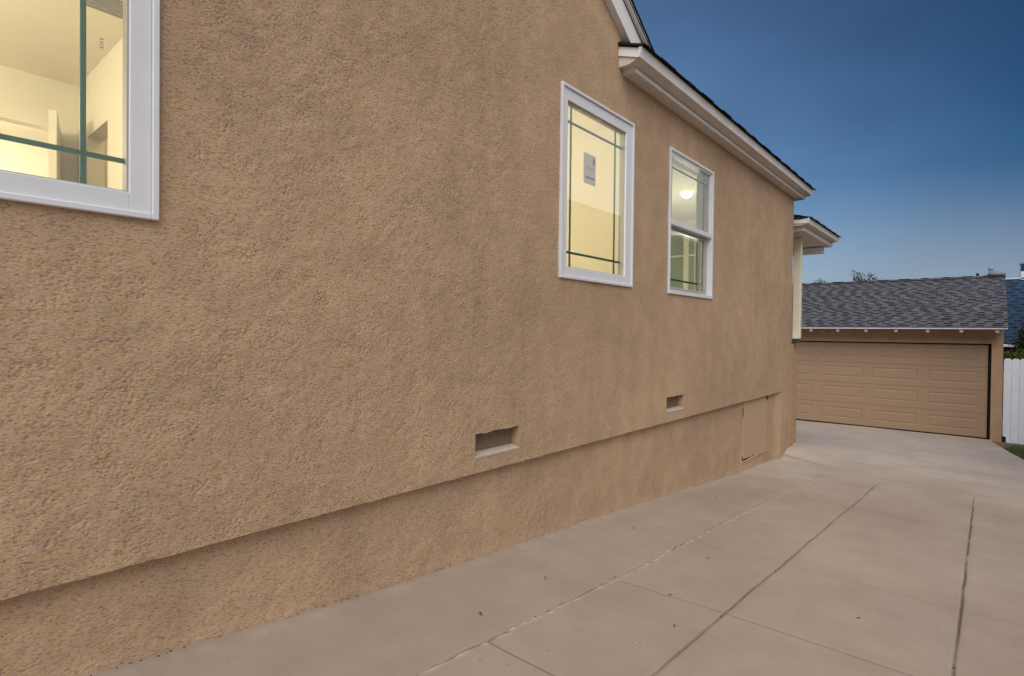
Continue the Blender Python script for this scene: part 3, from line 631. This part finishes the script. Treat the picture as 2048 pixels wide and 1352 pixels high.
# sectional door
b = MB(); fy = GYY + .075; xs0, xs1 = DX0 + .01, DX1 - .0565; secs = [(-.183, -.690), (-.690, -1.205), (-1.205, -1.722), (-1.722, -2.262)]
cols = [(-.114 - i * 1.125, -1.045 - i * 1.125) for i in range(4)]
for (zt_, zb_) in secs:
    zt2, zb2 = zt_ - .003, zb_ + .003
    pt, pb = zb_ + .415, zb_ + .145
    # frame faces around the pressed panels
    def fc(x0, x1, z0, z1): b.quad((x0, fy, z0), (x1, fy, z0), (x1, fy, z1), (x0, fy, z1))
    fc(xs0, xs1, zb2, pb); fc(xs0, xs1, pt, zt2)
    edges = [xs0] + sum([[c1, c0] for c0, c1 in reversed(cols)], []) + [xs1]
    for i in range(0, len(edges), 2): fc(edges[i], edges[i + 1], pb, pt)
    for c0, c1 in cols:
        R0 = [(c1, pb), (c0, pb), (c0, pt), (c1, pt)]
        rings = [(0, 0), (.010, .008), (.022, .008), (.05, .001)]
        pts = [[(x + (ins if x == c1 else -ins), fy + dp, z + (ins if z == pb else -ins)) for x, z in R0] for ins, dp in rings]
        for r0, r1 in zip(pts, pts[1:]):
            for i in range(4): b.quad(r0[i], r0[(i + 1) % 4], r1[(i + 1) % 4], r1[i])
        b.quad(*pts[-1])
    b.quad((xs0, fy, zt2), (xs1, fy, zt2), (xs1, fy + .02, zt2 + .003), (xs0, fy + .02, zt2 + .003)); b.quad((xs0, fy, zb2), (xs1, fy, zb2), (xs1, fy + .02, zb2 - .003), (xs0, fy + .02, zb2 - .003))
b.box(xs0, xs1, fy + .0205, fy + .05, secs[-1][1], secs[0][0])
b.build('garage_door', 'garage_door_paint', gar, fix=False)
b = MB(); b.box(-5.95, .335, 15.83, 15.855, .160, .208, 0, .003)
b.build('fascia', 'white_wood', gar)
b = MB(); b.extrude([(15.856, .170), (15.856, .205), (19.25, 1.56), (19.25, 1.50)], 'x', -5.93, .325); b.extrude([(22.6, .170), (22.6, .205), (19.25, 1.56), (19.25, 1.50)], 'x', -5.93, .325); b.build('roof_deck', 'soffit_paint', gar)
for i in range(9):
    x = .167 - i * .602
    b = MB(); b.extrude([(15.87, .165), (15.87, .092), (15.90, .085), (16.3, .22), (16.3, .30)], 'x', x - .03, x + .03); b.build('rafter_tail', 'soffit_paint', gar)
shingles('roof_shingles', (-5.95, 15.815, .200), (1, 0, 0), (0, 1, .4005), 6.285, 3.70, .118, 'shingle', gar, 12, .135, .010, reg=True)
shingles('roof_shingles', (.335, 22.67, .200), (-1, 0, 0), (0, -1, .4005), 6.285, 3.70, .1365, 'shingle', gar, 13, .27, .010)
b = MB()
for i in range(24):
    x = .335 - (i + 1) * .262
    for s_ in (1, -1): b.quad((x, 19.25, 1.598 + .006), (x + .275, 19.25, 1.598 + .012), (x + .275, 19.25 + s_ * .14, 1.545 + .012), (x, 19.25 + s_ * .14, 1.545 + .006), 0, random.Random(i).uniform(.4, .8))
b.build('ridge_cap', 'shingle', gar)
def blob(b, c, r, seed, n=12, m_=8, tone=.6):
    rr = random.Random(seed); ph = [rr.uniform(0, 6.28) for _ in range(6)]
    vs = []
    for j in range(m_ + 1):
        th = math.pi * j / m_
        for i in range(n):
            p = 2 * math.pi * i / n; k_ = 1 + .10 * math.sin(2 * p + ph[0] + th) + .06 * math.sin(3 * th + ph[1])
            vs.append((c[0] + r[0] * k_ * math.sin(th) * math.cos(p), c[1] + r[1] * k_ * math.sin(th) * math.sin(p), c[2] + r[2] * k_ * math.cos(th)))
    b.add(vs, [(j * n + i, j * n + (i + 1) % n, (j + 1) * n + (i + 1) % n, (j + 1) * n + i) for j in range(m_) for i in range(n)], 0, tone)
simple('ridge_metal', (.20, .20, .215, 1), .8, .2, 20, .001)
b = MB(); blob(b, (.16, 19.22, 1.625), (.17, .13, .085), 3); b.build('ridge_end_cap', 'ridge_metal', gar, smooth=True)
b = MB(); b.tube((-.22, 19.5, 1.3), (-.22, 19.5, 1.70), .032, .032, 14); b.build('vent_pipe', 'dark_metal_and_shade', gar)
b = MB(); b.tube((.035, 19.7, 1.3), (.05, 19.7, 1.80), .042, .042, 16); b.tube((.05, 19.7, 1.80), (.052, 19.7, 1.85), .062, .062, 16); b.tube((.052, 19.7, 1.85), (.053, 19.7, 1.87), .062, .035, 16); b.build('flue_pipe', 'pipe_metal', gar, smooth=False)

# ------------------------------------------------------------------ WHITE FENCE
fen = empty('picket_fence', (.9, 16.33, -2.3), 'white painted wooden board fence with clipped tops beside the garage', 'fence')
x = .292
for i in range(9):
    wd = .128; z0, z1 = -2.33 + random.Random(i).uniform(-.01, .005), -.470 + random.Random(i + 40).uniform(-.008, .008); c_ = .032
    pr = [(x, z0), (x + wd, z0), (x + wd, z1 - c_), (x + wd - c_, z1), (x + c_, z1), (x, z1 - c_)]
    if i == 0: pr = [(x + .058, z0), (x + wd, z0), (x + wd, z1 - c_), (x + wd - c_, z1), (x + c_, z1), (x, z1 - c_), (x, -2.17), (x + .02, -2.19), (x + .055, -2.19)]
    b = MB(); n = len(pr); y0 = 16.30 + random.Random(i + 9).uniform(-.002, .002)
    b.add([(px, y0, pz) for px, pz in pr] + [(px, y0 + .018, pz) for px, pz in pr], [tuple(range(n)), tuple(range(n, 2 * n))[::-1]] + [(k_, (k_ + 1) % n, (k_ + 1) % n + n, k_ + n) for k_ in range(n)])
    b.build('picket', 'picket_paint', fen); x += wd + .0035
for z in (-.85, -1.95):
    b = MB(); b.box(.285, x, 16.32, 16.36, z, z + .09, 0, .003); b.build('rail', 'picket_paint', fen)
b = MB(); b.box(.28, .36, 16.335, 16.42, -2.4, -2.15); b.build('notch_dark_block', 'dark_metal_and_shade', fen)  # added black block standing in for the darkness behind the picket notch

# ------------------------------------------------------------------ BLUE HOUSE
bl = empty('blue_house', (3, 27, -2.5), 'house with a steep blue-grey shingled roof and white gutter behind the white fence', 'house')
shingles('roof_shingles', (-.6, 24.4, -.20), (1, 0, 0), (0, 1, 1.35), 8, 2.75, .135, 'shingle_blue', bl, 31, .16, .010, reg=True)
b = MB(); b.extrude([(24.45, -.22), (26.08, 1.96), (27.8, -.22)], 'x', -.55, 7.3); b.box(-.2, 7, 24.8, 27.8, -2.6, -.2); b.build('wall', 'neighbour_stucco', bl)
b = MB(); b.box(-.6, 7.4, 24.30, 24.42, -.33, -.24, 0, .01); b.box(-.6, 7.4, 26.0, 26.18, 2.01, 2.05); b.build('gutter', 'white_wood', bl)
b = MB(); b.box(.845, 1.5, 26.0, 26.6, 1.5, 2.52, 0, .01); ch = b.build('chimney', 'white_wood', bl)
b = MB(); b.box(.828, 1.52, 25.98, 26.62, 2.52, 2.60, 0, .01); b.build('chimney_cap', 'pipe_metal', ch)
b = MB(); b.box(.852, 1.49, 25.988, 25.999, 2.28, 2.51); b.build('flue_opening', 'shingle_blue', ch)

# ------------------------------------------------------------------ NEIGHBOUR HOUSE across the driveway (mirrored in the panes)
nb = empty('neighbour_house', (4.4, 15, -2.3), 'dark unlit house across the driveway mirrored in the window panes', 'house')
b = MB(); b.box(2.95, 9, 7.6, 24, -2.8, 2.75); b.build('wall', 'neighbour_stucco', nb)
b = MB(); b.extrude([(2.55, 2.75), (2.55, 2.85), (6, 4.1), (9.4, 2.85), (9.4, 2.75)], 'y', 7.3, 24.3); b.build('roof', 'shingle_dark', nb)

# ------------------------------------------------------------------ VEGETATION
def leafcloud(b, pts, size, seed, npc, spread, asp=.5):
    rr = random.Random(seed)
    for p in pts:
        for _ in range(npc):
            c_ = Vector(p) + Vector((rr.gauss(0, spread), rr.gauss(0, spread), rr.gauss(0, spread * .8)))
            d_ = Vector((rr.gauss(0, 1), rr.gauss(0, 1), rr.gauss(0, .7))).normalized(); s_ = d_.orthogonal().normalized(); s_.rotate(Matrix.Rotation(rr.uniform(0, 6.28), 3, d_)); l_ = size * rr.uniform(.6, 1.3)
            nrm = d_.cross(s_) * l_ * .12
            b.add([c_, c_ + d_ * l_ * .5 + s_ * l_ * asp * .5 + nrm, c_ + d_ * l_, c_ + d_ * l_ * .5 - s_ * l_ * asp * .5 + nrm], [(0, 1, 2, 3)], 0, rr.random())
def tree(name, base, top, crown, nb_, mat, label, cat, size, npc, spread, seed, trunk_r=.09):
    rr = random.Random(seed); t = empty(name, base, label, cat)
    tr = MB(); ends = []; p = Vector(base); hb = (Vector(crown[0]) - p); mid = p + hb * .55 + Vector((.08, 0, 0))
    tr.tube(p, mid, trunk_r, trunk_r * .7, 8); 
    for i in range(nb_):
        a_ = rr.uniform(0, 6.28); rad = rr.random() ** .5; e_ = Vector(crown[0]) + Vector((crown[1][0] * rad * math.cos(a_), crown[1][1] * rad * math.sin(a_), crown[1][2] * rr.uniform(-.7, 1) * math.sqrt(1 - rad * rad * .8)))
        m_ = mid.lerp(e_, .5) + Vector((rr.gauss(0, .08), rr.gauss(0, .08), rr.gauss(0, .05)))
        tr.tube(mid, m_, trunk_r * .35, trunk_r * .2, 5, cap=False); tr.tube(m_, e_, trunk_r * .2, .006, 5, cap=False); ends += [e_, m_.lerp(e_, .6)]
    for e_ in top:
        e_ = Vector(e_); m_ = mid.lerp(e_, .6) + Vector((.03, 0, 0)); tr.tube(mid, m_, trunk_r * .3, .02, 5, cap=False); tr.tube(m_, e_, .02, .005, 5, cap=False); ends += [e_, m_.lerp(e_, .85)]
    tr.build('trunk', 'bark', t); f = MB(); leafcloud(f, ends, size, seed, npc, spread); f.build('crown', mat, t, fix=False); return t
tree('leafy_tree', (-3.4, 22.9, -2.4), [(-3.62, 22.9, 2.22), (-3.4, 22.9, 2.10), (-3.15, 22.9, 2.08), (-3.0, 22.9, 2.02), (-3.3, 23, 1.95), (-3.5, 22.9, 1.98)], ((-3.3, 22.9, 1.25), (.9, .8, .5)), 30, 'leaf_olive', 'olive leafed tree top showing above the middle of the garage ridge', 'tree', .075, 26, .07, 5)
tree('leafy_tree', (-4.9, 22.9, -2.4), [(-4.65, 22.9, 1.98), (-4.78, 22.9, 1.93), (-4.55, 22.9, 1.90)], ((-4.7, 22.9, 1.1), (.6, .6, .45)), 22, 'leaf_olive', 'sparse treetop barely showing over the garage ridge beside the porch post', 'tree', .07, 22, .06, 6)
tree('small_tree', (1.05, 22.0, -2.4), [(.78, 22, .22), (.95, 22, .3)], ((.98, 22, -.12), (.36, .4, .28)), 22, 'leaf_dark', 'dark leafed small tree in front of the blue roof', 'tree', .08, 40, .07, 7, .05)
def bush(name, c, r, n, mat, label, seed, size):
    t = empty(name, (c[0], c[1], -2.35), label, 'shrub'); rr = random.Random(seed); pts = []
    for _ in range(n):
        v_ = Vector((rr.gauss(0, 1), rr.gauss(0, 1), rr.gauss(0, 1))).normalized() * rr.uniform(.6, 1); pts.append((c[0] + v_.x * r[0], c[1] + v_.y * r[1], c[2] + v_.z * r[2]))
    f = MB(); leafcloud(f, pts, size, seed, 40, .05); f.build('foliage', mat, t, fix=False)
    s_ = MB()
    for i in range(5): s_.tube((c[0] + rr.uniform(-.05, .05), c[1], -2.4), (c[0] + rr.uniform(-.2, .2), c[1] + rr.uniform(-.1, .1), c[2]), .02, .01, 6)
    s_.build('stem', 'bark', t)
bush('shrub', (.55, 19.2, -.68), (.36, .3, .33), 60, 'leaf_bright', 'rounded yellow-green shrub rising behind the white fence at the garage corner', 14, .07)
# grass on the verge
rr = random.Random(8); b = MB()
for _ in range(9000):
    y = rr.uniform(9.5, 15.6); e_ = float(xr(y)); x = e_ + .03 + abs(rr.gauss(0, .9)) + (.12 if y > 14.6 else 0)
    if y > 15.1 and rr.random() < .8: continue
    z = float(G0(y)) - .03; h_ = rr.uniform(.03, .075); a_ = rr.uniform(0, 6.28); w_ = .006; lx, ly = rr.gauss(0, .025), rr.gauss(0, .025)
    b.add([(x - w_ * math.cos(a_), y - w_ * math.sin(a_), z), (x + w_ * math.cos(a_), y + w_ * math.sin(a_), z), (x + lx, y + ly, z + h_)], [(0, 1, 2)], 0, rr.random())
kind(b.build('grass', 'grass_blade', None, (1, 12, -2), fix=False), 'stuff')

# ------------------------------------------------------------------ litter on the concrete
proj = [(-.98, 2.63), (-.87, 2.83)]
spots = [(-1.02, 2.30, 0, 'dark curled dry leaf nearest the second driveway joint, left of it'), (-1.17, 2.60, 1, 'small dry leaf just past the faint cross joint, between the first two long joints'),
 (-.62, 1.78, 2, 'reddish dry leaf nearest the bottom edge, right of the second long joint'), (-.44, 3.05, 0, 'single dry leaf in the middle of the wide slab beyond the second joint'),
 (-1.25, 3.3, 1, 'thin dry leaf farther up the narrow slab beside the crumbling joint'), (-1.72, 2.3, 2, 'brown dry leaf in the middle of the strip beside the foundation wall'),
 (-1.66, 1.75, 1, 'thin twig-like dry leaf nearest the camera on the strip beside the wall'), (-1.85, 3.5, 0, 'dry leaf close under the stucco wall below the nearer vent'),
 (-1.83, 5.0, 1, 'farthest dry leaf, on the strip beside the wall towards the hatch'), (-.32, 2.2, 2, 'dry leaf on the wide slab close to the right hand long joint')]
def leaf_mesh(seed):
    rr = random.Random(seed); b = MB(); n = 7; L_ = .016; vs = []
    for i in range(n + 1):
        t_ = i / n; wv = .004 * math.sin(math.pi * min(1, t_ * .9 + .06)); cx = .006 * math.sin(t_ * 2.5 + seed); zz = .0015 + .004 * abs(t_ - .5)
        vs += [(t_ * L_ * 1.0 - L_ / 2, cx - wv, zz + .001), (t_ * L_ - L_ / 2, cx, zz - .0008), (t_ * L_ - L_ / 2, cx + wv, zz + .0015)]
    fs = []
    for i in range(n): 
        for j in (0, 1): fs.append((i * 3 + j, (i + 1) * 3 + j, (i + 1) * 3 + j + 1, i * 3 + j + 1))
    b.add(vs, fs); return b
protos = []
for i in range(3):
    me_b = leaf_mesh(i); me = bpy.data.meshes.new('dry_leaf'); me.from_pydata(me_b.v, [], me_b.f); me.materials.append(M['dry_leaf']); protos.append(me)
rr = random.Random(77)
for i, (x, y, t_, lb_) in enumerate(spots):
    o = bpy.data.objects.new('dry_leaf', protos[t_]); C.objects.link(o); o.location = (x, y, float(G(x, y)) + H + .004); o.rotation_euler = (0, -.0, rr.uniform(0, 6.28)); s_ = rr.uniform(.7, 1.4); o.scale = (s_, s_, s_)
    o['label'] = lb_; o['category'] = 'leaf'; o['group'] = 'dry leaves scattered on the driveway'
b = MB(); b2 = MB()
def crumb(b, x, y, r, z=None):
    z = float(G(x, y)) + .002 if z is None else z; a_ = rr.uniform(0, 6.28); e_ = rr.uniform(1, 2.4)
    vs = []
    for i in range(6):
        t_ = i * math.pi / 3; vs.append((x + r * e_ * math.cos(t_) * math.cos(a_) - r * math.sin(t_) * math.sin(a_), y + r * e_ * math.cos(t_) * math.sin(a_) + r * math.sin(t_) * math.cos(a_), z))
    vs.append((x, y, z + r * .8)); b.add(vs, [(i, (i + 1) % 6, 6) for i in range(6)])
for _ in range(150): crumb(b, rr.uniform(-2.1, .9), rr.uniform(.8, 8) ** 1.0, rr.uniform(.0010, .0022))
for _ in range(90):  # crumbs caught in the joints
    J = rr.choice((J1, J1, J2, J3)); y = rr.uniform(.9, 7.5); crumb(b, J + rr.gauss(0, .004), y, rr.uniform(.0015, .004), float(G(J, y)) - .001)
for _ in range(220):  # along the foot of the wall
    y = rr.uniform(.3, 8.2); crumb(b, -2.176 + abs(rr.gauss(0, .005)), y, rr.uniform(.001, .0035), float(G(-2.15, y)) + .001)
for _ in range(60): crumb(b2, rr.uniform(-2.1, .9), rr.uniform(.8, 6), rr.uniform(.001, .0028))
kind(b.build('debris', 'dry_leaf', None, (-1, 3, -1.4), fix=False), 'stuff'); kind(b2.build('pale_debris', 'pale_crumb', None, (-1, 3, -1.4), fix=False), 'stuff')
